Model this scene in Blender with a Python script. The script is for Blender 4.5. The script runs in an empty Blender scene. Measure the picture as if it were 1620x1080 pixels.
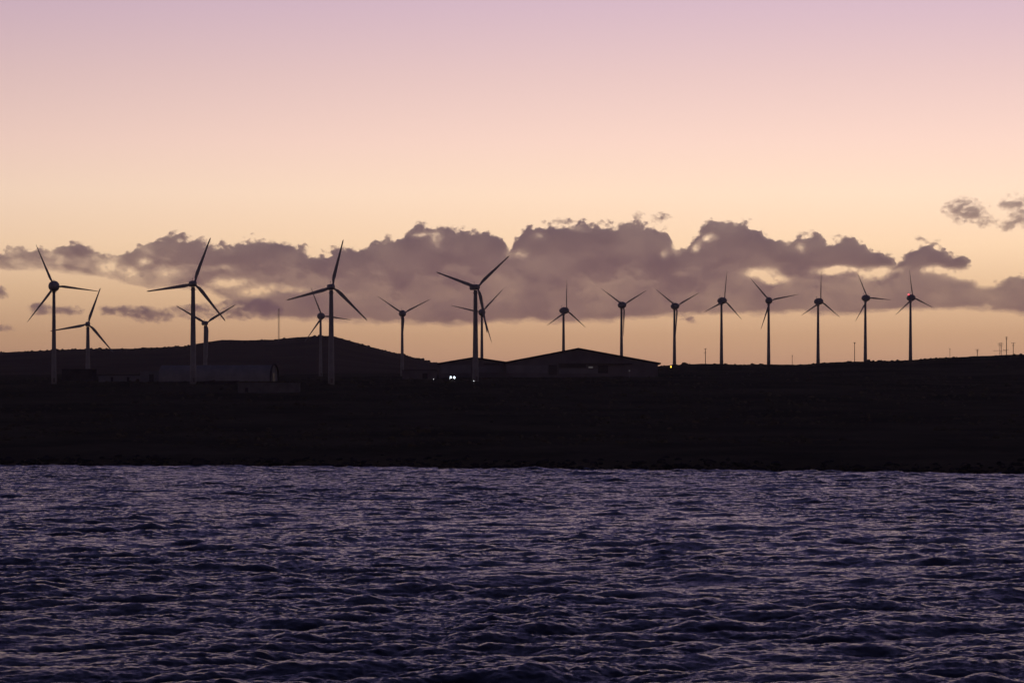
import bpy, math, random
import numpy as np

S = bpy.context.scene
C = S.collection
R = math.radians
rng = np.random.default_rng(11)
random.seed(5)

# ------------------------------------------------------------------ camera
CAM_H = 15.0            # height of the deck above the water, metres
F = 4594.0              # focal length in photo pixels (about a 100 mm lens)
HZ = 655.0              # photo row of the true horizon
cam = bpy.data.cameras.new('camera')
cam.sensor_width = 36.0
cam.lens = 36.0 * F / 1620.0
cam.shift_y = (HZ - 540.0) / 1620.0
cam.clip_start = 1.0
cam.clip_end = 80000.0
cam_o = bpy.data.objects.new('camera', cam)
C.objects.link(cam_o)
cam_o.location = (0, 0, CAM_H)
cam_o.rotation_euler = (R(90), 0, 0)
S.camera = cam_o

# ------------------------------------------------------------------ sky after sunset
S.view_settings.view_transform = 'Standard'
S.view_settings.look = 'None'
S.view_settings.exposure = 0.0
S.view_settings.gamma = 1.0
S.cycles.volume_bounces = 10
S.cycles.max_bounces = 10
S.cycles.use_denoising = True
S.cycles.use_adaptive_sampling = False

def lin(c):
    return tuple(((v / 255.0 + 0.055) / 1.055) ** 2.4 if v > 10 else v / 255.0 / 12.92 for v in c)

W = bpy.data.worlds.new('World')
S.world = W
W.use_nodes = True
nt = W.node_tree
nt.nodes.clear()
N = nt.nodes.new
L = nt.links.new
wout = N('ShaderNodeOutputWorld')
bg = N('ShaderNodeBackground')
L(bg.outputs[0], wout.inputs[0])
tc = N('ShaderNodeTexCoord')
sep = N('ShaderNodeSeparateXYZ')
L(tc.outputs['Generated'], sep.inputs[0])
def wmath(op, a, b=None, clamp=False):
    n = N('ShaderNodeMath'); n.operation = op; n.use_clamp = clamp
    for i, v in enumerate((a, b)):
        if v is None: continue
        if isinstance(v, (int, float)): n.inputs[i].default_value = v
        else: L(v, n.inputs[i])
    return n.outputs[0]
zc = wmath('MAXIMUM', sep.outputs[2], 0.0)
fac = wmath('POWER', zc, 0.5)
ramp = N('ShaderNodeValToRGB')
L(fac, ramp.inputs[0])
stops = [(0.000, (176, 134, 116)), (0.130, (192, 148, 122)), (0.165, (207, 164, 130)), (0.205, (237, 196, 156)),
         (0.240, (260, 222, 184)), (0.275, (264, 230, 202)), (0.305, (257, 220, 204)), (0.340, (240, 205, 201)),
         (0.380, (217, 186, 202)), (0.415, (172, 150, 188)), (0.455, (138, 120, 165)), (0.520, (92, 85, 135)), (0.650, (68, 67, 108)),
         (1.000, (46, 49, 82))]
er = ramp.color_ramp
while len(er.elements) < len(stops): er.elements.new(0.5)
for e, (p, c) in zip(er.elements, stops):
    e.position = p; e.color = lin(c) + (1,)
# the glow sits where the sun went down, a little right of the middle of the wind farm
GA = R(9.0)
gx, gy = math.sin(GA), math.cos(GA)
hl = wmath('SQRT', wmath('MAXIMUM', wmath('SUBTRACT', 1.0, wmath('MULTIPLY', sep.outputs[2], sep.outputs[2])), 1e-4))
dot = wmath('DIVIDE', wmath('ADD', wmath('MULTIPLY', sep.outputs[0], gx), wmath('MULTIPLY', sep.outputs[1], gy)), hl)
lobe = wmath('POWER', wmath('MULTIPLY', wmath('ADD', dot, 1.0), 0.5, True), 10.0)
az = wmath('ADD', wmath('MULTIPLY', lobe, 0.66), 0.34)
mul = N('ShaderNodeMix'); mul.data_type = 'RGBA'; mul.blend_type = 'MULTIPLY'
mul.inputs[0].default_value = 1.0
L(ramp.outputs[0], mul.inputs[6])
comb = N('ShaderNodeCombineColor')
L(az, comb.inputs[0]); L(az, comb.inputs[1])
L(wmath('ADD', wmath('MULTIPLY', lobe, 0.60), 0.40), comb.inputs[2])
L(comb.outputs[0], mul.inputs[7])
nish = N('ShaderNodeTexSky')
nish.sky_type = 'NISHITA'
nish.sun_disc = False
nish.sun_elevation = R(-4.0)
nish.sun_rotation = GA
nm = N('ShaderNodeMix'); nm.data_type = 'RGBA'; nm.blend_type = 'ADD'
nm.inputs[0].default_value = 0.05
L(mul.outputs[2], nm.inputs[6]); L(nish.outputs[0], nm.inputs[7])
L(nm.outputs[2], bg.inputs[0])
bg.inputs[1].default_value = 1.0

# ------------------------------------------------------------------ helpers
def P(px, py, Y):
    """photo position at a real distance Y -> world metres"""
    return ((px - 810.0) / F * Y, Y, CAM_H + (HZ - py) / F * Y)

def mat(name, col, rough=0.8, noise=None, col2=None, spec=0.3, bump=None, emit=None, estr=0.0, metal=0.0):
    m = bpy.data.materials.new(name); m.use_nodes = True
    n = m.node_tree; b = n.nodes['Principled BSDF']
    b.inputs['Base Color'].default_value = (*col, 1)
    b.inputs['Roughness'].default_value = rough
    b.inputs['Specular IOR Level'].default_value = spec
    b.inputs['Metallic'].default_value = metal
    if noise:
        t = n.nodes.new('ShaderNodeTexCoord'); x = n.nodes.new('ShaderNodeTexNoise')
        x.inputs['Scale'].default_value = noise; x.inputs['Detail'].default_value = 6
        n.links.new(t.outputs['Object'], x.inputs['Vector'])
        r = n.nodes.new('ShaderNodeValToRGB')
        r.color_ramp.elements[0].position = 0.35; r.color_ramp.elements[1].position = 0.65
        r.color_ramp.elements[0].color = (*col, 1); r.color_ramp.elements[1].color = (*(col2 or col), 1)
        n.links.new(x.outputs[0], r.inputs[0]); n.links.new(r.outputs[0], b.inputs['Base Color'])
        if bump:
            q = n.nodes.new('ShaderNodeBump'); q.inputs['Strength'].default_value = 1.0
            q.inputs['Distance'].default_value = bump
            n.links.new(x.outputs[0], q.inputs['Height']); n.links.new(q.outputs[0], b.inputs['Normal'])
    if emit:
        b.inputs['Emission Color'].default_value = (*emit, 1); b.inputs['Emission Strength'].default_value = estr
    return m

M = dict(
    land=mat('volcanic soil', (0.065, 0.057, 0.034), 0.95, 0.02, (0.105, 0.090, 0.054), 0.0, 0.3),
    hill=mat('dry hillside', (0.11, 0.08, 0.052), 0.95, 0.01, (0.15, 0.11, 0.07), 0.0, 1.0),
    scrub=mat('dry scrub', (0.060, 0.054, 0.032), 0.9, 0.3, (0.10, 0.085, 0.052), 0.0),
    rock=mat('lava rock', (0.02, 0.02, 0.02), 0.85, 0.4, (0.045, 0.042, 0.04), 0.0),
    white=mat('white gelcoat', (0.26, 0.26, 0.245), 0.5, 0.5, (0.33, 0.33, 0.31), 0.25),
    tower=mat('painted steel tower', (0.22, 0.22, 0.205), 0.55, 0.25, (0.28, 0.28, 0.26), 0.25),
    steel=mat('galvanised steel', (0.22, 0.20, 0.19), 0.5, 1.0, (0.32, 0.29, 0.27), 0.4, metal=0.3),
    wood=mat('weathered pole wood', (0.10, 0.07, 0.05), 0.8, 1.0, (0.16, 0.11, 0.08), 0.2),
    cladding=mat('pale metal cladding', (0.17, 0.17, 0.17), 0.7, 0.15, (0.22, 0.22, 0.21), 0.0),
    greyclad=mat('grey metal cladding', (0.13, 0.12, 0.12), 0.6, 0.1, (0.18, 0.165, 0.16), 0.0),
    roof=mat('dark sheet roof', (0.05, 0.045, 0.045), 0.6, 0.2, (0.075, 0.07, 0.068), 0.0),
    render_w=mat('whitewashed block', (0.12, 0.12, 0.115), 0.8, 0.3, (0.16, 0.16, 0.15), 0.0),
    dark=mat('dark opening', (0.02, 0.02, 0.022), 0.4, 0.5, (0.03, 0.03, 0.03), 0.4),
    glass=mat('pale translucent sheeting', (0.20, 0.20, 0.19), 0.5, 0.2, (0.26, 0.26, 0.24), 0.0),
    flood=mat('floodlight glass', (0.8, 0.9, 1), 0.3, emit=(0.72, 0.88, 1.0), estr=16.0),
    lampw=mat('pale lamp glass', (0.8, 0.8, 0.8), 0.3, emit=(0.8, 0.88, 0.9), estr=1.6),
    dimlamp=mat('dim lit window', (0.5, 0.5, 0.5), 0.3, emit=(0.75, 0.72, 0.62), estr=0.06),
    amber=mat('amber lamp glass', (1, 0.7, 0.2), 0.3, emit=(1.0, 0.62, 0.06), estr=2.6),
    red=mat('red beacon glass', (1, 0.1, 0.1), 0.3, emit=(1.0, 0.05, 0.07), estr=5.0),
)

def link(name, me, m, parent=None, loc=(0, 0, 0), rot=(0, 0, 0), smooth=False):
    if m: me.materials.append(m)
    if smooth:
        me.polygons.foreach_set('use_smooth', [True] * len(me.polygons))
    o = bpy.data.objects.new(name, me); C.objects.link(o)
    o.location = loc; o.rotation_euler = rot
    if parent: o.parent = parent
    return o

def tag(o, label=None, cat=None, group=None, kind=None):
    if label: o['label'] = label
    if cat: o['category'] = cat
    if group: o['group'] = group
    if kind: o['kind'] = kind
    return o

def empty(name, loc, rz=0.0):
    o = bpy.data.objects.new(name, None); C.objects.link(o)
    o.location = loc; o.rotation_euler = (0, 0, rz)
    return o

class MB:
    """collects shapes into one mesh"""
    def __init__(s): s.v = []; s.f = []
    def add(s, v, f):
        b = len(s.v); s.v += [tuple(x) for x in v]; s.f += [tuple(i + b for i in q) for q in f]
        return s
    def box(s, x0, x1, y0, y1, z0, z1):
        v = [(x, y, z) for x in (x0, x1) for y in (y0, y1) for z in (z0, z1)]
        return s.add(v, [(0, 1, 3, 2), (4, 6, 7, 5), (0, 4, 5, 1), (2, 3, 7, 6), (0, 2, 6, 4), (1, 5, 7, 3)])
    def tube(s, a, b, r0, r1=None, n=12, cap=True):
        r1 = r0 if r1 is None else r1
        a = np.array(a, float); b = np.array(b, float); d = (b - a) / np.linalg.norm(b - a)
        u = np.cross(d, (0, 0, 1) if abs(d[2]) < 0.9 else (1, 0, 0)); u /= np.linalg.norm(u); w = np.cross(d, u)
        v = []
        for p, r in ((a, r0), (b, r1)):
            for k in range(n):
                t = 2 * math.pi * k / n; v.append(p + r * (math.cos(t) * u + math.sin(t) * w))
        f = [(k, (k + 1) % n, n + (k + 1) % n, n + k) for k in range(n)]
        if cap: f += [tuple(range(n))[::-1], tuple(range(n, 2 * n))]
        return s.add(v, f)
    def rings(s, rs, cap=True):
        n = len(rs[0]); v = [p for r in rs for p in r]; f = []
        for i in range(len(rs) - 1):
            for k in range(n):
                f.append((i * n + k, i * n + (k + 1) % n, (i + 1) * n + (k + 1) % n, (i + 1) * n + k))
        if cap: f += [tuple(range(n))[::-1], tuple(range((len(rs) - 1) * n, len(rs) * n))]
        return s.add(v, f)
    def prism(s, pts, y0, y1):
        """x,z outline extruded along y"""
        n = len(pts)
        v = [(x, y0, z) for x, z in pts] + [(x, y1, z) for x, z in pts]
        f = [(k, (k + 1) % n, n + (k + 1) % n, n + k) for k in range(n)] + [tuple(range(n))[::-1], tuple(range(n, 2 * n))]
        return s.add(v, f)
    def mesh(s, name):
        me = bpy.data.meshes.new(name); me.from_pydata(s.v, [], s.f); me.update()
        import bmesh
        bm = bmesh.new(); bm.from_mesh(me); bmesh.ops.recalc_face_normals(bm, faces=bm.faces); bm.to_mesh(me); bm.free()
        return me
    def build(s, name, m, parent=None, smooth=False, **k):
        return link(name, s.mesh(name), m, parent, smooth=smooth, **k)

def grid_mesh(name, X, Y, Z):
    """big sheet from 2-D arrays"""
    nr, nc = X.shape
    co = np.stack([X, Y, Z], -1).reshape(-1, 3).astype(np.float32)
    i = np.arange(nr * nc).reshape(nr, nc)
    q = np.stack([i[:-1, :-1], i[:-1, 1:], i[1:, 1:], i[1:, :-1]], -1).reshape(-1, 4)
    return raw_mesh(name, co, q)

def raw_mesh(name, co, q):
    me = bpy.data.meshes.new(name)
    k = q.shape[1]
    me.vertices.add(len(co)); me.vertices.foreach_set('co', np.ascontiguousarray(co, np.float32).ravel())
    me.loops.add(q.size); me.loops.foreach_set('vertex_index', np.ascontiguousarray(q, np.int32).ravel())
    me.polygons.add(len(q))
    me.polygons.foreach_set('loop_start', (np.arange(len(q)) * k).astype(np.int32))
    me.polygons.foreach_set('use_smooth', np.ones(len(q), bool))
    me.update(calc_edges=True)
    return me

class VNoise:
    """smooth value noise, numpy"""
    def __init__(s, seed): s.t = np.random.default_rng(seed).random((256, 256)) * 2 - 1
    def at(s, x, y):
        xi = np.floor(x).astype(int); yi = np.floor(y).astype(int); fx = x - xi; fy = y - yi
        fx = fx * fx * fx * (fx * (fx * 6 - 15) + 10); fy = fy * fy * fy * (fy * (fy * 6 - 15) + 10)
        a = s.t[xi & 255, yi & 255]; b = s.t[(xi + 1) & 255, yi & 255]
        c = s.t[xi & 255, (yi + 1) & 255]; d = s.t[(xi + 1) & 255, (yi + 1) & 255]
        return (a * (1 - fx) + b * fx) * (1 - fy) + (c * (1 - fx) + d * fx) * fy
    def fbm(s, x, y, octv, gain=0.5, lac=2.03, billow=False):
        o = 0; a = 1.0; n = 0
        for k in range(octv):
            v = s.at(x + 17.3 * k, y - 9.1 * k)
            if billow: v = 1 - 2 * np.abs(v) ** 0.9
            # turn the lattice a little each octave
            o = o + a * v; n += a; a *= gain
            x, y = lac * (0.8 * x - 0.6 * y), lac * (0.6 * x + 0.8 * y)
        return o / n

# ------------------------------------------------------------------ land
SH = np.array([(-4000, 722), (-800, 734), (0, 737), (400, 738.3), (600, 739.5), (800, 741.5), (1080, 744.5), (1350, 747.2), (1450, 748.3), (1620, 749.6), (2600, 752), (5000, 756)], float)
CX = np.array([-5000, -600, 0, 100, 200, 290, 315, 350, 430, 470, 515, 530, 560, 600, 640, 685, 720, 800, 900, 1000, 1045, 1080, 1110, 1140, 1180, 1205, 1240, 1277, 1292, 1340, 1440, 1500, 1540, 1620, 2000, 5000], float)
def col(pairs):
    a = np.array(pairs, float); return np.interp(CX, a[:, 0], a[:, 1])
crest = col([(-5000, 606), (0, 597), (600, 596), (700, 594), (900, 590), (1000, 584), (1045, 578.8), (1080, 577), (1110, 576), (1140, 576.3), (1180, 577.2), (1205, 576), (1240, 577), (1277, 577), (1292, 575), (1340, 572.6), (1440, 569.3), (1500, 565.4), (1540, 564), (1620, 561), (2000, 556), (5000, 570)])
hillc = col([(-5000, 585), (-600, 566), (0, 557), (100, 553), (200, 551.6), (290, 547.5), (315, 543), (350, 537.2), (430, 537.4), (470, 533), (515, 531), (530, 532), (560, 541), (600, 552), (640, 562), (685, 573), (720, 580), (800, 590), (900, 600), (5000, 612)])
ROWS = [(1000, col([(0, 683), (1620, 679)])), (1250, col([(0, 634), (1620, 634)])), (1420, col([(0, 606), (700, 605), (1000, 606), (1620, 613)])),
        (1750, col([(0, 600), (800, 598), (1620, 592)])), (2060, crest), (2200, crest + col([(0, 0), (700, 0), (1000, 3), (5000, 4)])),
        (2500, col([(0, 592), (600, 590), (900, 592), (1620, 582), (5000, 592)])),
        (3050, (hillc + 0.55 * (592 - hillc).clip(0) * 0.9)), (3500, hillc), (3800, hillc + 7), (5600, hillc + 40)]
RY = np.array([r[0] for r in ROWS], float)
RZ = np.array([CAM_H + (HZ - r[1]) / F * r[0] for r in ROWS])
gn = VNoise(3)
def shore_y(px):
    return CAM_H * F / (np.interp(px, SH[:, 0], SH[:, 1]) - HZ) + 7 * gn.fbm(px / 60.0, px * 0 + 3.3, 4)
def terrain(x, y):
    x = np.asarray(x, float); y = np.asarray(y, float)
    px = 810 + x / y * F
    cols = np.stack([np.interp(px, CX, z) for z in RZ])
    idx = np.clip(np.searchsorted(RY, y) - 1, 0, len(RY) - 2)
    y0 = RY[idx]; t = np.clip((y - y0) / (RY[idx + 1] - y0), 0, 1)
    z0 = np.take_along_axis(cols, idx[None], 0)[0]; z1 = np.take_along_axis(cols, idx[None] + 1, 0)[0]
    z = z0 + (z1 - z0) * t
    sy = shore_y(px)
    d = y - sy
    bank = np.interp(d, [-60, -12, 0, 5, 14], [-6, -1.6, 0.1, 1.9, 2.8])
    near = bank + (cols[0] - 2.8) * np.clip((d - 14) / np.maximum(1000 - sy - 14, 1), 0, 1)
    z = np.where(y < 1000, near, z)
    amp = np.clip((d - 2) / 60, 0, 1) * np.clip(0.4 + y / 3000, 0, 1)
    return z + amp * (1.0 * gn.fbm(x / 45.0, y / 60.0, 5) + 0.0) + np.clip(d / 8, 0, 1) * 0.35 * gn.fbm(x / 5, y / 5, 2)

def land_sheet(name, y0, y1, nr, a0, a1, nc, m, drop=0.0):
    ys = np.geomspace(y0, y1, nr); t = np.linspace(a0, a1, nc)
    Y, T = np.meshgrid(ys, t, indexing='ij'); X = Y * T
    Z = terrain(X.ravel(), Y.ravel()).reshape(X.shape) - drop
    return link(name, grid_mesh(name, X, Y, Z), m)
tag(land_sheet('terrain', 640, 2480, 520, -0.62, 0.62, 1500, M['land']), 'black volcanic coastal plain rising gently from the water to a low ridge', kind='structure')
tag(land_sheet('hill', 2450, 5600, 220, -0.62, 0.62, 1400, M['hill'], 0.0), 'dark brown rounded hill behind the left half of the wind farm', kind='structure')

# scrub and rocks: many small clumps in one mesh each
def ico():
    import bmesh
    bm = bmesh.new(); bmesh.ops.create_icosphere(bm, subdivisions=2, radius=1.0)
    v = np.array([x.co[:] for x in bm.verts]); f = np.array([[l.index for l in q.verts] for q in bm.faces]); bm.free()
    return v, f
IV, IF = ico()
def clumps(name, xs, ys, zs, rad, flat, m, rough):
    n = len(xs); k = len(IV)
    d = 1 + rough * (rng.random((n, k, 1)) - 0.5)
    s = np.stack([rad * (0.8 + 0.6 * rng.random(n)), rad * (0.8 + 0.6 * rng.random(n)), rad * flat * (0.7 + 0.6 * rng.random(n))], -1)
    v = IV[None] * d * s[:, None] + np.stack([xs, ys, zs], -1)[:, None]
    f = IF[None] + (np.arange(n) * k)[:, None, None]
    me = raw_mesh(name, v.reshape(-1, 3), f.reshape(-1, 3))
    return link(name, me, m)
def scatter(n, y0, y1, t=0.3):
    y = np.exp(rng.uniform(math.log(y0), math.log(y1), n)); x = y * rng.uniform(-t, t, n)
    return x, y
x1, y1 = scatter(7000, 880, 1950)
x2, y2 = scatter(2600, 1980, 2110, 0.26)
x3, y3 = scatter(1300, 3380, 3540, 0.24)
xs, ys = np.concatenate([x1, x2, x3]), np.concatenate([y1, y2, y3])
zs = terrain(xs, ys)
rad = rng.gamma(3.0, 0.17, len(xs)) + 0.2
rad[len(x1) + len(x2):] *= 1.5
# the clumps gather in patches
keep = gn.fbm(xs / 70, ys / 90, 3) > -0.12
keep &= ys > shore_y(810 + xs / ys * F) + 25
tag(clumps('scrub', xs[keep], ys[keep], zs[keep], rad[keep], 0.75, M['scrub'], 0.5), 'low dry bushes dotted over the dark slope and ridge', kind='stuff')
px = rng.uniform(-700, 2300, 1700)
d = rng.gamma(1.6, 2.6, 1700) - 2.5
yy = shore_y(px) + d; xx = (px - 810) / F * yy
tag(clumps('rocks', xx, yy, terrain(xx, yy) + 0.1, rng.gamma(1.5, 0.28, 1700) + 0.15, 0.6, M['rock'], 0.55), 'black lava boulders along the waterline', kind='stuff')

# ------------------------------------------------------------------ sea
def tile(Lt, n, lw, wind, seed, power=2, small=0.05, base=0.03):
    r = np.random.default_rng(seed)
    k1 = np.fft.fftfreq(n, Lt / n) * 2 * math.pi
    kx, ky = np.meshgrid(k1, k1, indexing='ij'); k = np.hypot(kx, ky); k[0, 0] = 1
    wd = (kx * math.cos(wind) + ky * math.sin(wind)) / k
    ph = np.exp(-1 / (k * lw) ** 2) / k ** 4 * (np.abs(wd) ** power * (1 - base) + base) * np.exp(-(k * small) ** 2)
    ph = np.where(wd < 0, ph * 0.15, ph)
    ph[0, 0] = 0
    h = np.sqrt(ph) * (r.normal(size=k.shape) + 1j * r.normal(size=k.shape))
    H = np.fft.ifft2(h).real
    sc = 1 / H.std()
    dx = np.fft.ifft2(1j * kx / k * h).real * sc; dy = np.fft.ifft2(1j * ky / k * h).real * sc
    return H * sc, dx, dy
def samp(T, Lt, x, y):
    n = T.shape[0]; u = x / Lt * n; v = y / Lt * n
    a = np.floor(u).astype(np.int64); b = np.floor(v).astype(np.int64); fu = (u - a).astype(np.float32); fv = (v - b).astype(np.float32)
    a0 = a % n; a1 = (a + 1) % n; b0 = b % n; b1 = (b + 1) % n
    return (T[a0, b0] * (1 - fu) + T[a1, b0] * fu) * (1 - fv) + (T[a0, b1] * (1 - fu) + T[a1, b1] * fu) * fv
WIND = R(-78)
layers = [(tile(397.0, 512, 3.0, WIND + 0.2, 7, 4, 0.4), 397.0, 0.13, 0.1, 0.6),
          (tile(229.0, 1024, 1.7, WIND, 1, 8, 0.22), 229.0, 0.178, 0.0, 0.9),
          (tile(151.0, 1024, 0.6, WIND + 0.3, 2, 5, 0.10), 151.0, 0.05, 0.3, 0.9),
          (tile(61.0, 1024, 0.13, WIND - 0.1, 3, 3, 0.03), 61.0, 0.023, -0.15, 0.6)]
gust = VNoise(9)
def waves(X, Y):
    Z = np.zeros_like(X); DX = np.zeros_like(X); DY = np.zeros_like(X)
    g = 1.0 + 0.6 * gust.fbm(X / 16.0, Y / 34.0, 4)
    for (H, dx, dy), Lt, amp, rot, chop in layers:
        c, s = math.cos(rot), math.sin(rot)
        u = c * X + s * Y; v = -s * X + c * Y
        a = samp(dx, Lt, u, v); b = samp(dy, Lt, u, v)
        Z += amp * samp(H, Lt, u, v) * g
        DX += -amp * chop * (c * a - s * b) * g; DY += -amp * chop * (s * a + c * b) * g
    return X + DX, Y + DY, Z
ys = np.concatenate([np.geomspace(30, 125, 160, endpoint=False), np.geomspace(125, 300, 1000, endpoint=False), np.linspace(300, 880, 1350)])
ts = np.concatenate([np.linspace(-0.62, -0.215, 220, endpoint=False), np.linspace(-0.215, 0.215, 960), np.linspace(0.215, 0.62, 221)[1:]])
Y, T = np.meshgrid(ys, ts, indexing='ij'); X = Y * T
WX, WY, WZ = waves(X, Y)
wm = grid_mesh('water', WX, WY, WZ)
wat = bpy.data.materials.new('sea water'); wat.use_nodes = True
n = wat.node_tree; b = n.nodes['Principled BSDF']
b.inputs['Base Color'].default_value = (0.007, 0.009, 0.020, 1)
b.inputs['Roughness'].default_value = 0.16
b.inputs['IOR'].default_value = 1.333
t = n.nodes.new('ShaderNodeTexCoord'); mp = n.nodes.new('ShaderNodeMapping')
mp.inputs['Rotation'].default_value = (0, 0, WIND); mp.inputs['Scale'].default_value = (2.2, 1.0, 1)
n.links.new(t.outputs['Object'], mp.inputs[0])
z1 = n.nodes.new('ShaderNodeTexNoise'); z1.inputs['Scale'].default_value = 4.0; z1.inputs['Detail'].default_value = 7; z1.inputs['Roughness'].default_value = 0.68
n.links.new(mp.outputs[0], z1.inputs['Vector'])
bp = n.nodes.new('ShaderNodeBump'); bp.inputs['Strength'].default_value = 1.0; bp.inputs['Distance'].default_value = 0.26
z2 = n.nodes.new('ShaderNodeTexNoise'); z2.inputs['Scale'].default_value = 0.05; z2.inputs['Detail'].default_value = 4
n.links.new(t.outputs['Object'], z2.inputs['Vector'])
mr = n.nodes.new('ShaderNodeMapRange'); mr.inputs['From Min'].default_value = 0.38; mr.inputs['From Max'].default_value = 0.62
mr.inputs['To Min'].default_value = 0.03; mr.inputs['To Max'].default_value = 0.09
n.links.new(z2.outputs[0], mr.inputs[0]); n.links.new(mr.outputs[0], bp.inputs['Distance'])
z3 = n.nodes.new('ShaderNodeTexNoise'); z3.inputs['Scale'].default_value = 10.0; z3.inputs['Detail'].default_value = 5; z3.inputs['Roughness'].default_value = 0.75
n.links.new(mp.outputs[0], z3.inputs['Vector'])
bp3 = n.nodes.new('ShaderNodeBump'); bp3.inputs['Strength'].default_value = 1.0; bp3.inputs['Distance'].default_value = 0.035
n.links.new(z3.outputs[0], bp3.inputs['Height']); n.links.new(bp3.outputs[0], bp.inputs['Normal'])
n.links.new(z1.outputs[0], bp.inputs['Height']); n.links.new(bp.outputs[0], b.inputs['Normal'])
water = link('water', wm, wat)
tag(water, 'choppy dark blue sea in the foreground', kind='structure')
sea = MB(); sea.add([(-3900, -1400, -1.1), (3900, -1400, -1.1), (3900, 1500, -1.1), (-3900, 1500, -1.1)], [(0, 1, 2, 3)])
so = sea.build('sea', wat); tag(so, 'open sea round the rough water', kind='structure')

# ------------------------------------------------------------------ wind turbines
def blade_mesh(name, R0, secs, thick):
    mb = MB(); rs = []; n = 14
    for r, c, tw, tf in secs:      # span, chord, twist, thickness fraction
        ring = []
        for k in range(n):
            a = 2 * math.pi * k / n
            u = math.cos(a); w = math.sin(a)
            x = c * (0.5 * u - (0.22 if tf < 0.8 else 0)); y = c * tf * 0.5 * w * (1 - 0.0 if tf > 0.8 else (0.55 + 0.45 * u))
            ct, st = math.cos(tw), math.sin(tw)
            ring.append((x * ct - y * st, x * st + y * ct, r))
        rs.append(ring)
    mb.rings(rs)
    return mb.mesh(name)
def lathe_y(name, prof, n=28, squash=1.0):
    mb = MB(); mb.rings([[(r * math.cos(2 * math.pi * k / n), y, squash * r * math.sin(2 * math.pi * k / n)) for k in range(n)] for y, r in prof])
    return mb.mesh(name)

RND_R, BOX_R = 22.0, 23.5
# gearless machine with a round egg-shaped head
rnd = dict(
    tower=[0.70, 1.28], over=3.0,
    blade=blade_mesh('blade', 0, [(1.5, 0.8, 0.1, 1.0), (2.4, 0.8, 0.1, 1.0), (3.6, 1.1, 0.22, 0.45), (5.0, 1.25, 0.2, 0.32), (8, 1.08, 0.14, 0.24), (12, 0.82, 0.09, 0.2), (16, 0.58, 0.05, 0.18), (19.5, 0.38, 0.03, 0.17), (21.5, 0.22, 0.02, 0.16), (22, 0.10, 0.02, 0.16)], 0.2),
    nacelle=lathe_y('nacelle', [(-1.75, 1.5), (-1.72, 2.25), (-1.2, 2.42), (-0.3, 2.45), (0.7, 2.3), (1.8, 1.95), (2.8, 1.4), (3.5, 0.75), (3.8, 0.15)]),
    hub=lathe_y('hub', [(-5.0, 0.1), (-4.85, 0.6), (-4.5, 1.1), (-3.9, 1.6), (-3.2, 1.95), (-2.6, 2.12), (-2.1, 2.15), (-1.95, 1.5)]),
)
bn = MB()
bn.rings([[(x * w, y, z0 + z * h) for x, z in ((-1, -0.75), (-0.8, -1), (0.8, -1), (1, -0.75), (1, 0.7), (0.7, 1), (-0.7, 1), (-1, 0.7))]
          for y, w, h, z0 in ((-2.0, 1.0, 1.05, 0), (-1.6, 1.35, 1.35, 0), (3.9, 1.35, 1.35, 0), (5.0, 1.15, 1.0, 0.15))])
box = dict(
    tower=[0.92, 1.6], over=2.9,
    blade=blade_mesh('blade', 0, [(0.6, 0.95, 0.1, 1.0), (1.9, 0.95, 0.1, 1.0), (3.2, 1.45, 0.2, 0.5), (5.2, 1.8, 0.18, 0.28), (8, 1.6, 0.13, 0.22), (12, 1.28, 0.08, 0.19), (16, 0.98, 0.05, 0.17), (20, 0.72, 0.03, 0.16), (22.6, 0.6, 0.02, 0.15), (23.5, 0.22, 0.02, 0.15)], 0.2),
    nacelle=bn.mesh('nacelle'),
    hub=lathe_y('hub', [(-4.3, 0.1), (-4.15, 0.55), (-3.8, 0.95), (-3.2, 1.2), (-2.5, 1.28), (-2.05, 1.2)]),
)
for d in (rnd, box):
    d['blade'].materials.append(M['white'])
    for k in ('nacelle', 'hub'): d[k].materials.append(M['white'])
    for k in ('blade', 'nacelle', 'hub'): d[k].polygons.foreach_set('use_smooth', [True] * len(d[k].polygons))
vane = MB(); vane.tube((0, 0, 0), (0, 0, 1.5), 0.07, n=6); vane.tube((-0.35, 0, 1.2), (0.35, 0, 1.2), 0.05, n=6); vane.box(-0.03, 0.03, -0.1, 0.45, 1.38, 1.62)
vane_me = vane.mesh('wind_vane'); vane_me.materials.append(M['steel'])

def tower_mesh(H, r1, r0):
    mb = MB(); n = 28; rs = []
    for i in range(13):
        t = i / 12; r = r0 + (r1 - r0) * t ** 0.92
        rs.append([(r * math.cos(2 * math.pi * k / n), r * math.sin(2 * math.pi * k / n), H * t) for k in range(n)])
    mb.rings(rs)
    for t in (1 / 3, 2 / 3):       # bolted flanges between the sections
        r = r0 + (r1 - r0) * t ** 0.92 + 0.05
        mb.tube((0, 0, H * t - 0.12), (0, 0, H * t + 0.12), r, n=28)
    return mb.mesh('tower')

def fit(tips, px_r):
    """rotor phase and turn from the line of sight that put the three tips where they are"""
    best = None
    for c in np.linspace(0.5, 1.0, 51):
        for ph in np.arange(0, 120, 0.5):
            a = np.radians(ph + np.array([0, 120, 240])); mx = np.sin(a) * c * px_r; mz = np.cos(a) * px_r
            e = sum(min((mx[k] - tx) ** 2 + (mz[k] + ty) ** 2 for k in range(3)) for tx, ty in tips)
            if best is None or e < best[0]: best = (e, c, ph)
    return best[1], math.radians(best[2])

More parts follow.
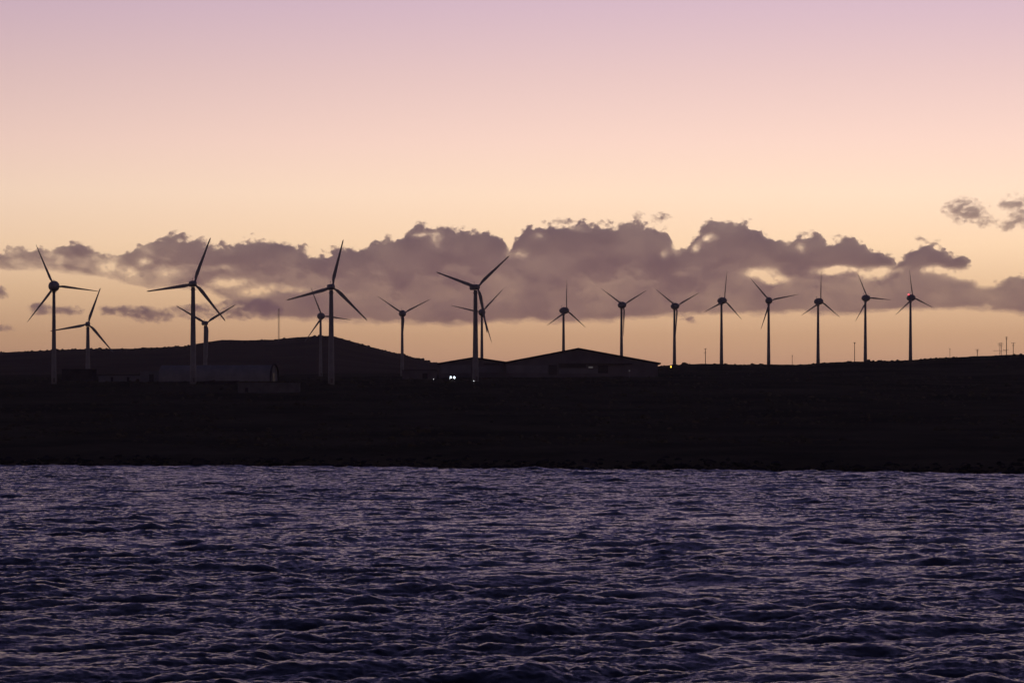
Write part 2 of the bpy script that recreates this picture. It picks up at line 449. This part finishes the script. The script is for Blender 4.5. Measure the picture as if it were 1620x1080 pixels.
TURB = [
 # kind, tower x, hub x, hub y, tips, rotor radius in px, label
 ('r', 85.3, 86.8, 452.8, [(57.5, 388.5), (155.5, 460.6), (42.8, 509)], 71.0, 'round-headed wind turbine at the far left end, tall and nearest of its kind'),
 ('b', 139, 138.7, 512.4, [(160.2, 455.4), (80.9, 521.7), (178.9, 552.3)], 60.0, 'short wind turbine just right of the leftmost one, behind the dark shed'),
 ('b', 305.5, 306.8, 448.6, [(332.8, 376), (235.5, 458.5), (359.2, 507.7)], 77.0, 'tall wind turbine standing in front of the long white barrel-roofed hall'),
 ('b', 324.7, 326.3, 511, [(281.7, 481.8), (374.2, 481.8), (332.5, 562)], 55.5, 'small wind turbine with raised blades behind the white barrel-roofed hall'),
 ('r', 507.2, 506, 500, [(486.5, 451.2), (553, 507.7), (481, 541)], 50.5, 'round-headed wind turbine before the top of the brown hill'),
 ('b', 524, 525.4, 453.8, [(543.3, 382), (456, 473.5), (583, 506.5)], 76.5, 'tall wind turbine in front of the hill top with one blade nearly upright'),
 ('r', 636.3, 638, 496, [(597.2, 468.3), (680, 474), (637, 546)], 50.0, 'round-headed wind turbine on the falling right flank of the hill'),
 ('b', 752.2, 754.3, 454.1, [(691.3, 428.9), (806, 405.3), (774, 526)], 74.0, 'tall wind turbine above the yard floodlights with its nacelle seen from the side'),
 ('r', 762.3, 762.3, 494.1, [(712.7, 484.5), (796.5, 457), (776.7, 541.8)], 50.4, 'round-headed wind turbine half hidden behind the tall one by the smaller hall'),
 ('r', 891.5, 895.5, 491.3, [(895.6, 440), (926.7, 518.7), (865.6, 515.5)], 50.5, 'wind turbine rising behind the large hall, left of its roof peak'),
 ('r', 983.2, 985.4, 482.6, [(950.7, 455.2), (1022.4, 459.3), (987.6, 532.6)], 49.5, 'wind turbine rising behind the right roof slope of the large hall'),
 ('r', 1067, 1068.1, 484.3, [(1035.7, 458), (1105.9, 463), (1068, 534)], 49.0, 'wind turbine beside the amber lamp with a blade hanging down along its tower'),
 ('r', 1141.4, 1143.7, 475.6, [(1146.9, 428.3), (1173, 505.2), (1113.7, 492.8)], 48.5, 'second wind turbine right of the large hall, one blade upright'),
 ('r', 1216, 1216.9, 475.6, [(1185.4, 439.4), (1262.2, 466), (1204.4, 518)], 48.0, 'fourth wind turbine from the right end, its rotor facing the sea'),
 ('r', 1294.2, 1296.3, 476.9, [(1297.2, 430.2), (1328.7, 500.7), (1268, 497.4)], 47.5, 'third wind turbine from the right end, upper blade straight up'),
 ('r', 1369, 1370.7, 471.5, [(1354, 431.5), (1408.3, 475.2), (1353.7, 508)], 44.5, 'wind turbine next to the right end one, one blade level to the right'),
 ('r', 1440.4, 1442.2, 471.1, [(1435.7, 428.9), (1476, 487.8), (1415.7, 498)], 44.5, 'wind turbine at the right end with a red beacon lit on its head'),
]
GROUP = 'wind turbines of the wind farm'
for kind, tx, hx, hy, tips, pr, label in TURB:
    D = rnd if kind == 'r' else box
    Rm = RND_R if kind == 'r' else BOX_R
    Yd = Rm * F / pr
    if kind == 'r' and tx > 850: Yd = min(Yd, 2054.0)
    sc = pr * Yd / F / Rm
    bx = (tx - 810) / F * Yd
    bz = float(terrain([bx], [Yd])[0])
    hub_z = CAM_H + (HZ - hy) / F * Yd
    cs, ph = fit([(a - hx, b_ - hy) for a, b_ in tips], pr)
    psi = math.acos(min(cs, 1.0))
    psi = max(psi, 0.05)
    root = empty('wind_turbine', (bx, Yd, bz - 0.3), -math.atan2(bx, Yd) + psi)
    tag(root, label, 'wind turbine', GROUP)
    H = hub_z - bz + 0.3
    tw = link('tower', tower_mesh(H - 1.6, *D['tower']), M['tower'], root, smooth=False)
    tw.data.polygons.foreach_set('use_smooth', [True] * len(tw.data.polygons))
    cl = MB(); cl.tube((0, 0, 0), (0, 0, 0.35), 1.25 if kind == 'r' else 1.2, n=24); cl.build('collar', M['tower'], root, loc=(0, 0, H - 3.1))
    dr = MB(); dr.box(-0.45, 0.45, -0.12, 0.12, 0, 2.1); dr.build('door', M['greyclad'], root, loc=(0, -D['tower'][1] - 0.0, 1.0))
    def part(name, me, loc, rot=(0, 0, 0), s=1.0):
        o = bpy.data.objects.new(name, me); C.objects.link(o); o.parent = root
        o.location = loc; o.rotation_euler = rot; o.scale = (s, s, s)
        return o
    hs = 1.12 if pr > 70 and kind == 'r' else 1.0
    part('nacelle', D['nacelle'], (0, 0, H), s=hs)
    part('hub', D['hub'], (0, 0, H), s=hs)
    for k in range(3):
        part('blade', D['blade'], (0, -D['over'], H), (0, ph + k * 2 * math.pi / 3, 0), sc)
    part('wind_vane', vane_me, (0, 1.6, H + (2.0 if kind == 'r' else 1.3)))
    if 'red beacon' in label:
        be = MB(); be.rings([[(0.42 * math.cos(a) * r, 0.42 * math.sin(a) * r, z) for a in np.linspace(0, 2 * math.pi, 12, endpoint=False)] for z, r in ((0, 0.8), (0.3, 1.0), (0.6, 0.85), (0.8, 0.3))])
        be.build('beacon_lamp', M['red'], root, loc=(-1.25, 0.6, H + 2.1))
        st = MB(); st.tube((-1.25, 0.6, H + 1.2), (-1.25, 0.6, H + 2.12), 0.12, n=8); st.build('beacon_post', M['steel'], root)

# ------------------------------------------------------------------ buildings
def U(px, Y): return (px - 810) / F * Y
def V(py, Y): return CAM_H + (HZ - py) / F * Y

def gable_hall(name, label, Y, xl, yl, xp, yp, xr, yr, base, depth, bands, extras):
    x0, zp0 = U(xp, Y), V(base, Y) - 2.0
    r = empty(name, (x0, Y, zp0))
    X = lambda p: U(p, Y) - x0
    Z = lambda p: V(p, Y) - zp0
    tag(r, label, 'factory hall')
    w = MB(); w.prism([(X(xl) + 1.2, 0), (X(xr) - 1.8, 0), (X(xr) - 1.8, Z(yr) - 0.9), (0, Z(yp) - 1.0), (X(xl) + 1.2, Z(yl) - 0.9)], 0, depth)
    w.build('wall', M['greyclad'], r)
    for (xa, ya) in ((xl, yl), (xr, yr)):
        q = MB(); q.prism([(X(xa), Z(ya)), (0, Z(yp)), (0, Z(yp) - 0.8), (X(xa), Z(ya) - 0.8)], -1.4, depth + 1.0)
        q.build('roof', M['roof'], r)
    for (a, b_, c, d_) in bands:
        q = MB(); q.box(X(a), X(b_), -0.25, -0.01, Z(d_), Z(c)); q.build('cladding_band', M['cladding'], r)
    for nm, m, (a, b_, c, d_), out in extras:
        q = MB()
        if nm == 'roller_door':
            zt, zb = Z(c), Z(d_); k = 14
            for i in range(k):
                q.box(X(a), X(b_), -out - 0.05 * (i % 2), -0.002, zb + (zt - zb) * i / k, zb + (zt - zb) * (i + 1) / k - 0.01)
        else: q.box(X(a), X(b_), -out, -0.002, Z(d_), Z(c))
        q.build(nm, M[m], r)
    return r
gable_hall('factory_hall', 'large dark gabled factory hall with wide low-pitched roof and overhanging eaves', 1750, 797, 572.5, 915, 550, 1045.5, 573.8, 597, 55,
           [(801, 866, 577.5, 590), (884, 952, 583.5, 590.5)],
           [('window', 'dimlamp', (931, 938, 579.5, 582), 0.12), ('roller_door', 'dark', (868, 881, 577, 593), 0.15), ('roller_door', 'dark', (946, 962, 578, 590), 0.3),
            ('window_strip', 'dark', (884, 927, 576.5, 581.5), 0.14), ('canopy', 'roof', (884, 1000, 574.6, 576), 2.2)])
gable_hall('factory_hall', 'smaller gabled factory hall left of the large one, behind the tall turbine', 1790, 692, 574, 750, 564.4, 812, 573.5, 597, 45,
           [(697, 745, 577, 590), (757, 796, 579, 589)],
           [('roller_door', 'dark', (746.5, 755.5, 580, 592), 0.15), ('window_strip', 'dark', (765, 790, 574.6, 577), 0.12)])

# long hall under a barrel roof, its right end rounded off
Yb = 1480
r = empty('barrel_hall', (U(345, Yb), Yb, V(603, Yb) - 1.0), R(-9))
tag(r, 'long pale hall with a barrel roof and rounded right end', 'hall')
hl_, hw, hh = 29.0, 8.2, 8.2
n_ = 18
def arch(x, s=1.0, drop=0.0):
    return [(x, -hw * s * math.cos(math.pi * k / n_), (hh * s) * math.sin(math.pi * k / n_) ** 0.8 + 1.0 - drop) for k in range(n_ + 1)]
q = MB()
xs_ = list(np.linspace(-hl_, hl_, 15))
rr = [arch(x) for x in xs_]
vv = [p for a in rr for p in a]; m_ = n_ + 1
ff = [(i * m_ + k, i * m_ + k + 1, (i + 1) * m_ + k + 1, (i + 1) * m_ + k) for i in range(len(rr) - 1) for k in range(n_)]
ff += [tuple(range(m_)), tuple(range((len(rr) - 1) * m_, len(rr) * m_))[::-1]]
q.add(vv, ff)
for x in xs_:
    a = arch(x, 1.012); b2 = arch(x + 0.25, 1.012)
    for k in range(n_):
        q.tube(a[k], a[k + 1], 0.09, n=5)
q.build('barrel_roof', M['glass'], r)
q = MB()
a = arch(hl_ + 0.55, 1.05)
for k in range(n_): q.tube(a[k], a[k + 1], 0.5, n=6)
q.build('end_arch', M['roof'], r)
q = MB(); q.box(-hl_, hl_, -hw - 0.2, hw + 0.2, -1.5, 1.0); q.build('base_wall', M['render_w'], r)
q = MB(); q.box(hl_ + 0.02, hl_ + 0.2, -2.4, 2.4, 1.0, 5.0); q.build('door', M['dark'], r)

def block(name, label, cat, Y, xa, xb, yt, yb, depth, m, mr, openings=(), rz=0.0):
    r = empty(name, (U((xa + xb) / 2, Y), Y, V(yb, Y) - 1.0), rz)
    tag(r, label, cat)
    w = (xb - xa) / F * Y / 2; h = (yb - yt) / F * Y + 1.0
    q = MB(); q.box(-w, w, 0, depth, 0, h); q.build('wall', M[m], r)
    q = MB(); q.box(-w - 0.25, w + 0.25, -0.25, depth + 0.25, h + 0.003, h + 0.35); q.build('roof', M[mr], r)
    for nm, a, b_, c, d_ in openings:
        q = MB(); q.box(-w + 2 * w * a, -w + 2 * w * b_, -0.09, -0.003, c * h, d_ * h); q.build(nm, M['dark'], r)
    return r
block('low_building', 'low white flat-roofed building in front of the barrel hall', 'building', 1330, 376, 473, 606.5, 620.5, 9, 'render_w', 'render_w',
      [('door', 0.12, 0.17, 0.22, 0.62)])
block('low_building', 'long low pale shed left of the barrel hall', 'building', 1500, 222, 257, 588, 603, 10, 'cladding', 'cladding', [('door', 0.4, 0.6, 0.1, 0.8)])
block('low_building', 'lowest pale shed row reaching toward the dark shed', 'building', 1520, 156, 220, 594, 602.5, 8, 'cladding', 'roof', [('door', 0.3, 0.36, 0.1, 0.8), ('door', 0.7, 0.76, 0.1, 0.8)])
block('dark_block', 'dark windowless shed in front of the short left turbine', 'shed', 1560, 98, 147, 584.5, 604, 14, 'roof', 'roof', [('door', 0.3, 0.42, 0.05, 0.7)])
block('dark_block', 'dark low block between the barrel hall and the low white building', 'shed', 1400, 324, 376, 603.5, 611, 8, 'roof', 'roof', [('door', 0.5, 0.6, 0.05, 0.85)])  # low dark box filling the band between the two pale buildings
block('low_building', 'grey low workshop at the foot of the hill left of the halls', 'building', 1700, 636, 690, 586, 598, 12, 'greyclad', 'roof', [('door', 0.6, 0.75, 0.1, 0.7)])

# ------------------------------------------------------------------ lit lamps
def lamp_post(label, px, py, Y, m, heads, size, cat='lamp', dirs=(0,)):
    x, _, z = P(px, py, Y); g = float(terrain([x], [Y])[0])
    h = max(z - g, 1.6)
    r = empty('lamp_post', (x, Y, g)); tag(r, label, cat)
    q = MB(); q.tube((0, 0.4, 0), (0, 0.4, h + 0.2), 0.13, 0.09, n=8)
    if heads > 1: q.box(-1.1, 1.1, 0.33, 0.47, h - 0.1, h + 0.1)
    q.build('post', M['steel'], r)
    for k in range(heads):
        ox = (k - (heads - 1) / 2) * 1.75
        q = MB(); q.box(ox - size * 0.6, ox + size * 0.6, -0.02, 0.3, h - size * 0.6, h + size * 0.6); hd = q.build('lamp_head', M['steel'], r)
        q = MB(); q.rings([[(ox + size * s * math.cos(a), y, h + size * s * math.sin(a)) for a in np.linspace(0, 2 * math.pi, 14, endpoint=False)] for y, s in ((-0.03, 0.55), (-0.12, 0.5), (-0.18, 0.3))])
        q.build('lamp_glass', M[m], hd)
lamp_post('floodlight mast with two brilliant white lamps in the factory yard', 716, 596.6, 1500, 'flood', 2, 0.62, 'floodlight')
lamp_post('small lit lamp under the left floodlight of the yard', 711.8, 604.8, 1440, 'lampw', 1, 0.34)
lamp_post('small lit lamp under the right floodlight of the yard', 719, 604.8, 1440, 'lampw', 1, 0.42)
lamp_post('faint yard lamp well left of the floodlights', 686, 601.5, 1450, 'lampw', 1, 0.28)
lamp_post('small yard lamp at the foot of the tall turbine', 749.6, 604.6, 1395, 'lampw', 1, 0.36)
lamp_post('pale lamp below the right slope of the large hall', 995.8, 586.2, 1700, 'dimlamp', 1, 0.8)
# amber light: a tall narrow lantern
x, _, z = P(1061.5, 581.3, 2000); g = float(terrain([x], [2000])[0])
r = empty('lantern', (x, 2000, min(g, z - 2.0))); tag(r, 'upright amber lantern glowing beside a turbine base', 'lantern')
h = z - r.location[2]
q = MB(); q.tube((0, 0.5, 0), (0, 0.5, h + 1.3), 0.15, n=8); q.box(-0.5, 0.5, 0.0, 0.6, h + 1.15, h + 1.35); q.build('post', M['steel'], r)
q = MB(); q.box(-0.36, 0.36, -0.2, 0.3, h - 1.0, h + 1.1); q.build('lamp_glass', M['amber'], r)
r = empty('reflector_hut', P(1615.5, 560.0, 2050)); tag(r, 'tiny pale hut catching light on the ridge at the right edge', 'hut')
q = MB(); q.box(-1.0, 1.0, 0, 2, -2.0, 0.0); q.build('wall', M['render_w'], r)
q = MB(); q.prism([(-1.25, 0.003), (1.25, 0.003), (0, 0.6)], -0.2, 2.2); q.build('roof', M['white'], r)

# ------------------------------------------------------------------ masts and poles
def ground(px, Y):
    x = U(px, Y); return x, float(terrain([x], [Y])[0])
def lattice(label, px, ytop, Y, w, group=None, lt=0.09):
    x, g = ground(px, Y); h = V(ytop, Y) - g
    r = empty('lattice_mast', (x, Y, g - 0.3)); tag(r, label, 'mast', group)
    q = MB(); pts = [(w * math.cos(a), w * math.sin(a)) for a in (R(20), R(140), R(260))]
    for a in pts: q.tube((a[0], a[1], 0), (a[0], a[1], h), lt, n=5)
    q.build('mast_leg', M['steel'], r)
    q = MB(); n_ = int(h / 1.9)
    for i in range(n_):
        z0, z1_ = h * i / n_, h * (i + 1) / n_
        for k in range(3):
            a, b_ = pts[k], pts[(k + 1) % 3]
            if i % 2: a, b_ = b_, a
            q.tube((a[0], a[1], z0), (b_[0], b_[1], z1_), lt * 0.7, n=4)
            q.tube((a[0], a[1], z1_), (b_[0], b_[1], z1_), lt * 0.7, n=4)
    q.build('bracing', M['steel'], r)
    q = MB(); q.tube((0, 0, h), (0, 0, h + 1.5), 0.08, n=5); q.build('antenna', M['steel'], r)
    return r
lattice('guyless lattice radio mast standing on top of the brown hill', 441, 488, 3440, 1.2, lt=0.10)

def pole(label, px, ytop, Y, rad, arms, m='wood'):
    x, g = ground(px, Y); h = V(ytop, Y) - g
    r = empty('utility_pole', (x, Y, g - 0.3)); tag(r, label, 'utility pole', 'utility poles behind the ridge')
    q = MB(); q.tube((0, 0, 0), (0, 0, h + 0.3), rad * 1.15, rad * 0.8, n=8); q.build('pole', M[m], r)
    for (dy, wl, wr) in arms:
        z = h + 0.3 - dy / F * Y
        q = MB(); q.box(-wl / F * Y, wr / F * Y, -0.12, 0.12, z - 0.13, z + 0.13)
        a = q.build('crossarm', M['steel'], r)
        q = MB()
        for e in (-wl, wr):
            xx = e / F * Y * 0.9
            q.tube((xx, 0, z + 0.13), (xx, 0, z + 0.75), 0.14, n=6)
        q.build('insulator', M['steel'], a)
    return r
pole('pole with two short crossarms between the large hall and the next turbine', 1116, 551, 2600, 0.33, [(1.0, 1.6, 1.6), (7, 2.0, 1.2)])
pole('thin bare pole between the two turbines right of the halls', 1253.3, 562, 2600, 0.22, [(0.7, 0.8, 0.8)])
pole('tall pole with a short head between two right turbines', 1352, 541.5, 2500, 0.30, [(0.8, 1.2, 1.2), (2.2, 0.8, 0.8)])
pole('short thin pole on the ridge right of the beacon turbine', 1502.8, 551.5, 2700, 0.2, [(0.8, 0.7, 0.7)])
pole('short pole with a compact T-shaped head on the ridge', 1546.2, 552.3, 2700, 0.35, [(0.6, 2.6, 2.6), (3.6, 1.6, 1.6)])
pole('tallest slim pole of the cluster near the right edge', 1592.3, 532.5, 2700, 0.36, [(1.2, 1.6, 1.6), (4, 1.4, 1.4), (21.0, 5, 3)])
pole('pole with one wide crossarm at the right edge cluster', 1603, 542, 2700, 0.33, [(0.6, 3.0, 3.0), (4.5, 1.6, 1.6)])
x, g = ground(1583, 2700); h = V(541.5, 2700) - g
r = empty('transmission_pylon', (x, 2700, g - 0.3)); tag(r, 'twin-legged power pylon with wide double crossarms near the right edge', 'pylon')
for s in (-1, 1):
    q = MB(); q.tube((s * 0.85, 0, 0), (s * 0.7, 0, h + 0.3), 0.24, 0.2, n=6); q.build('leg', M['steel'], r)
for dy, wl, wr in ((1.2, 4.5, 4.2), (4.0, 3.5, 2.5), (12.5, 11.0, 9.0)):
    z = h - dy / F * 2700
    q = MB(); q.box(-wl / F * 2700, wr / F * 2700, -0.15, 0.15, z - 0.12, z + 0.12); a = q.build('crossarm', M['steel'], r)
    q = MB()
    for e in (-wl, wr):
        q.tube((e / F * 2700 * 0.92, 0, z - 0.1), (e / F * 2700 * 0.92, 0, z - 1.0), 0.13, n=6)
    q.build('insulator', M['steel'], a)
q = MB()
for i in range(5):
    za, zb = h * i / 5, h * (i + 1) / 5; s = 1 if i % 2 else -1
    q.tube((-0.75 * s, 0, za), (0.75 * s, 0, zb), 0.08, n=4)
q.build('bracing', M['steel'], r)

# ------------------------------------------------------------------ clouds: closed bodies of scattering vapour far beyond the hills
cm = bpy.data.materials.new('cloud vapour'); cm.use_nodes = True
n = cm.node_tree; n.nodes.clear()
o_ = n.nodes.new('ShaderNodeOutputMaterial'); vs = n.nodes.new('ShaderNodeVolumePrincipled')
vs.inputs['Color'].default_value = (0.985, 0.95, 0.985, 1)
vs.inputs['Density'].default_value = 0.0080
vs.inputs['Anisotropy'].default_value = 0.35
n.links.new(vs.outputs[0], o_.inputs['Volume'])
cn = VNoise(21); cn2 = VNoise(22)
YC = 30000.0
TMAX = 190.0
def cloud(label, x0, x1, y0, y1, field, step=1.25, yc=YC, tmax=TMAX):
    xs = np.arange(x0, x1, step); ys = np.arange(y0, y1, step)
    PX, PY = np.meshgrid(xs, ys, indexing='ij')
    d = field(PX, PY)
    t = np.clip((d - 0.06) * 1.25, 0, 1) * np.clip(d, 0.5, 1.3)
    t[0] = t[-1] = 0; t[:, 0] = t[:, -1] = 0
    puff = 1 + 0.25 * cn2.fbm(PX / 50, PY / 35, 4)
    T = tmax * t * puff
    k = yc / F
    X = (PX - 810) * k; Z = CAM_H + (HZ - PY) * k
    i = np.arange(PX.size).reshape(PX.shape)
    q = np.stack([i[:-1, :-1], i[1:, :-1], i[1:, 1:], i[:-1, 1:]], -1).reshape(-1, 4)
    tt = T.ravel()
    q = q[(tt[q] > 0).any(1)]
    used = np.unique(q); rm = -np.ones(PX.size, int); rm[used] = np.arange(len(used)); q = rm[q]
    u = len(used); tu = tt[used]
    front = np.stack([X.ravel()[used], yc - tu, Z.ravel()[used]], -1)
    back = np.stack([X.ravel()[used], yc + 0.6 * tu, Z.ravel()[used]], -1)
    # rim vertices are shared, so each body is closed
    bi = np.where(tu > 0, np.arange(u) + u, np.arange(u))
    me = raw_mesh('clouds', np.concatenate([front, back]), np.concatenate([q[:, ::-1], bi[q]]))
    o = link('clouds', me, cm)
    o['label'] = label; o['kind'] = 'stuff'
    return o
TOP = np.array([(-40, 402), (0, 401), (40, 393), (80, 396), (130, 386), (160, 400), (190, 403), (225, 388), (270, 372), (330, 384), (370, 386), (405, 376), (450, 381), (490, 396), (520, 402), (540, 392), (570, 388), (620, 378), (640, 374), (660, 352), (690, 352), (720, 362), (760, 362), (785, 365), (796, 378), (804, 394), (813, 374), (840, 356), (880, 353), (920, 350), (990, 350), (1030, 353), (1055, 366), (1074, 394), (1090, 385), (1108, 355), (1150, 344), (1185, 352), (1215, 374), (1240, 384), (1262, 372), (1290, 372), (1312, 384), (1335, 370), (1360, 382), (1400, 406), (1418, 416), (1432, 394), (1462, 386), (1500, 398), (1530, 408), (1545, 432), (1575, 440), (1600, 435), (1660, 428)], float)
BOT = np.array([(-40, 428), (0, 430), (100, 432), (150, 438), (200, 450), (240, 458), (280, 458), (330, 462), (400, 500), (440, 508), (480, 512), (560, 513), (640, 516), (700, 519), (760, 516), (800, 512), (900, 515), (1000, 509), (1050, 505), (1100, 500), (1200, 500), (1280, 497), (1340, 500), (1400, 496), (1500, 492), (1560, 492), (1600, 497), (1660, 500)], float)
HOLES = [(365, 449, 26, 6, 0.9), (408, 463, 20, 6, 1.0), (345, 425, 22, 5, 0.25), (455, 458, 22, 5, 0.5), (228, 416, 10, 5, 0.6), (265, 430, 14, 5, 0.4), (175, 425, 14, 8, 0.8), (206, 432, 9, 6, 0.6), (100, 415, 9, 6, 0.25), (690, 378, 7, 12, 0.45), (667, 372, 14, 3, 0.5),
         (802, 392, 4, 10, 0.35), (818, 401, 14, 7, 0.4), (850, 376, 9, 6, 0.3), (1052, 404, 8, 6, 0.45), (1074, 388, 9, 12, 0.5), (1120, 377, 12, 5, 0.7), (1104, 392, 6, 7, 0.5), (1205, 431, 17, 5, 1.1), (1224, 440, 14, 5, 1.0), (1318, 427, 22, 5, 1.1), (1385, 430, 24, 7, 1.2),
         (1335, 426, 30, 4, 0.6), (1485, 427, 22, 4, 1.0), (1525, 434, 24, 7, 1.3), (1555, 426, 22, 10, 1.4), (1560, 446, 14, 5, 0.9), (1262, 395, 8, 10, 0.35), (910, 365, 12, 5, 0.3), (480, 410, 30, 12, 0.1)]
def bank(px, py):
    # irregular displacement of the outline
    wx = 8 * cn.fbm(px / 60, py / 45, 2); wy = 6 * cn2.fbm(px / 60 + 5, py / 45, 2)
    X = px + wx; Yp = py + wy
    top = np.interp(X, TOP[:, 0], TOP[:, 1]); bot = np.interp(px + 0.5 * wx, BOT[:, 0], BOT[:, 1])
    dt = (Yp - top) / 9.0 + 1.75 * cn.fbm(px / 17, py / 12, 6, 0.62) + 0.6 * cn2.fbm(px / 26, py / 20, 4, 0.6, billow=True)
    db = (bot - py - 0.35 * wy) / 13.0 + 0.5 * cn2.fbm(px / 30, py / 12, 6, 0.6)
    left = np.clip((430 - px) / 300, 0, 1)
    core = 0.97 + 0.13 * cn.fbm(px / 60 + 3, py / 30, 5, 0.6) - 0.20 * np.clip((py - 415 + 60 * cn2.fbm(px / 45, py / 25 + 9, 5, 0.6)) / 30, 0, 1) - 0.25 * left + left * 0.35 * cn2.fbm(px / 26, py / 18, 4)
    d = np.minimum(np.minimum(dt, db), core)
    for hx, hy, rx, ry, s in HOLES:
        rr = ((X - hx) / rx) ** 2 + ((Yp - hy) / ry) ** 2
        d = d - s * np.exp(-rr * 0.8) * (1 + 0.9 * cn.fbm(px / 9, py / 7, 5, 0.65))
    return d
cloud('long purple-grey cloud bank with billowing top across the whole sky', -40, 1662, 325, 530, bank)
def blob(parts, amp=0.9, sc=1.0, seedx=0.0):
    def f(px, py):
        d = -0.45 + 0 * px
        wx = 6 * cn.fbm(px / 30 + seedx, py / 24, 2); wy = 4 * cn2.fbm(px / 30, py / 24 + seedx, 2)
        for cx, cy, rx, ry, s in parts:
            d = np.maximum(d, s * (1 - ((px + wx - cx) / rx) ** 2 - ((py + wy - cy) / ry) ** 2))
        return np.where(d > -0.44, d + amp * 1.0 * cn.fbm(px / 14 + seedx, py / 9, 6, 0.66) - 0.08, -1)
    return f
cloud('thin grey cloud strip low in the sky between the left turbines', 145, 450, 468, 524, blob([(172, 493, 26, 9, 0.9), (215, 492, 44, 13, 1.0), (250, 497, 45, 15, 0.8), (310, 493, 60, 16, 0.8), (370, 490, 60, 17, 0.9), (410, 490, 50, 20, 1.0)], 0.75), yc=31500, tmax=170)
cloud('small flat cloud behind the leftmost turbine tower', 30, 140, 472, 512, blob([(65, 490, 28, 11, 1.0), (98, 493, 34, 11, 1.0)]), tmax=150)
cloud('flat cloud scrap cut by the left edge, the lower of two', -40, 30, 500, 532, blob([(-5, 517, 34, 9, 1.0)]), tmax=150)
cloud('faint cloud scrap cut by the left edge, the higher of two', -40, 25, 446, 486, blob([(0, 464, 15, 12, 0.8)]), tmax=150)
cloud('torn little cloud apart from the bank high on the right', 1485, 1585, 305, 370, blob([(1530, 333, 40, 23, 1.1), (1560, 350, 22, 12, 0.7)], 1.2), tmax=105)
cloud('ragged little cloud touching the right edge high up', 1575, 1662, 298, 372, blob([(1605, 320, 26, 18, 0.8), (1620, 340, 22, 26, 0.9), (1602, 357, 28, 10, 0.7)], 1.2, seedx=4), tmax=105)
cloud('small wisp above the notch in the cloud bank', 990, 1070, 328, 366, blob([(1010, 341, 12, 7, 0.4), (1042, 345, 18, 10, 0.55)], 1.2, seedx=8), tmax=150)
cloud('small wisp over the last cloud of the bank', 1430, 1490, 368, 388, blob([(1462, 378, 22, 5, 0.4)], 1.2, seedx=2), tmax=135)
cloud('little dark scrap hanging under the bank', 1060, 1120, 496, 518, blob([(1092, 507, 22, 7, 0.6)], seedx=6), tmax=150)
cloud('small tuft above the right shoulder of the cloud bank', 1255, 1300, 360, 384, blob([(1272, 370, 18, 5, 0.5)], 1.2, seedx=3), tmax=150)

# ------------------------------------------------------------------ thin evening haze over water and land
hm = bpy.data.materials.new('evening haze'); hm.use_nodes = True
n = hm.node_tree; n.nodes.clear()
o_ = n.nodes.new('ShaderNodeOutputMaterial'); vs = n.nodes.new('ShaderNodeVolumePrincipled')
vs.inputs['Color'].default_value = (0.9, 0.86, 0.9, 1); vs.inputs['Density'].default_value = 0.00002
vs.inputs['Anisotropy'].default_value = 0.6
n.links.new(vs.outputs[0], o_.inputs['Volume'])
q = MB(); q.box(-4500, 4500, -1800, 6200, -8.0, 230.0)
hz = q.build('haze', hm); tag(hz, 'thin evening haze over the coast', kind='stuff')
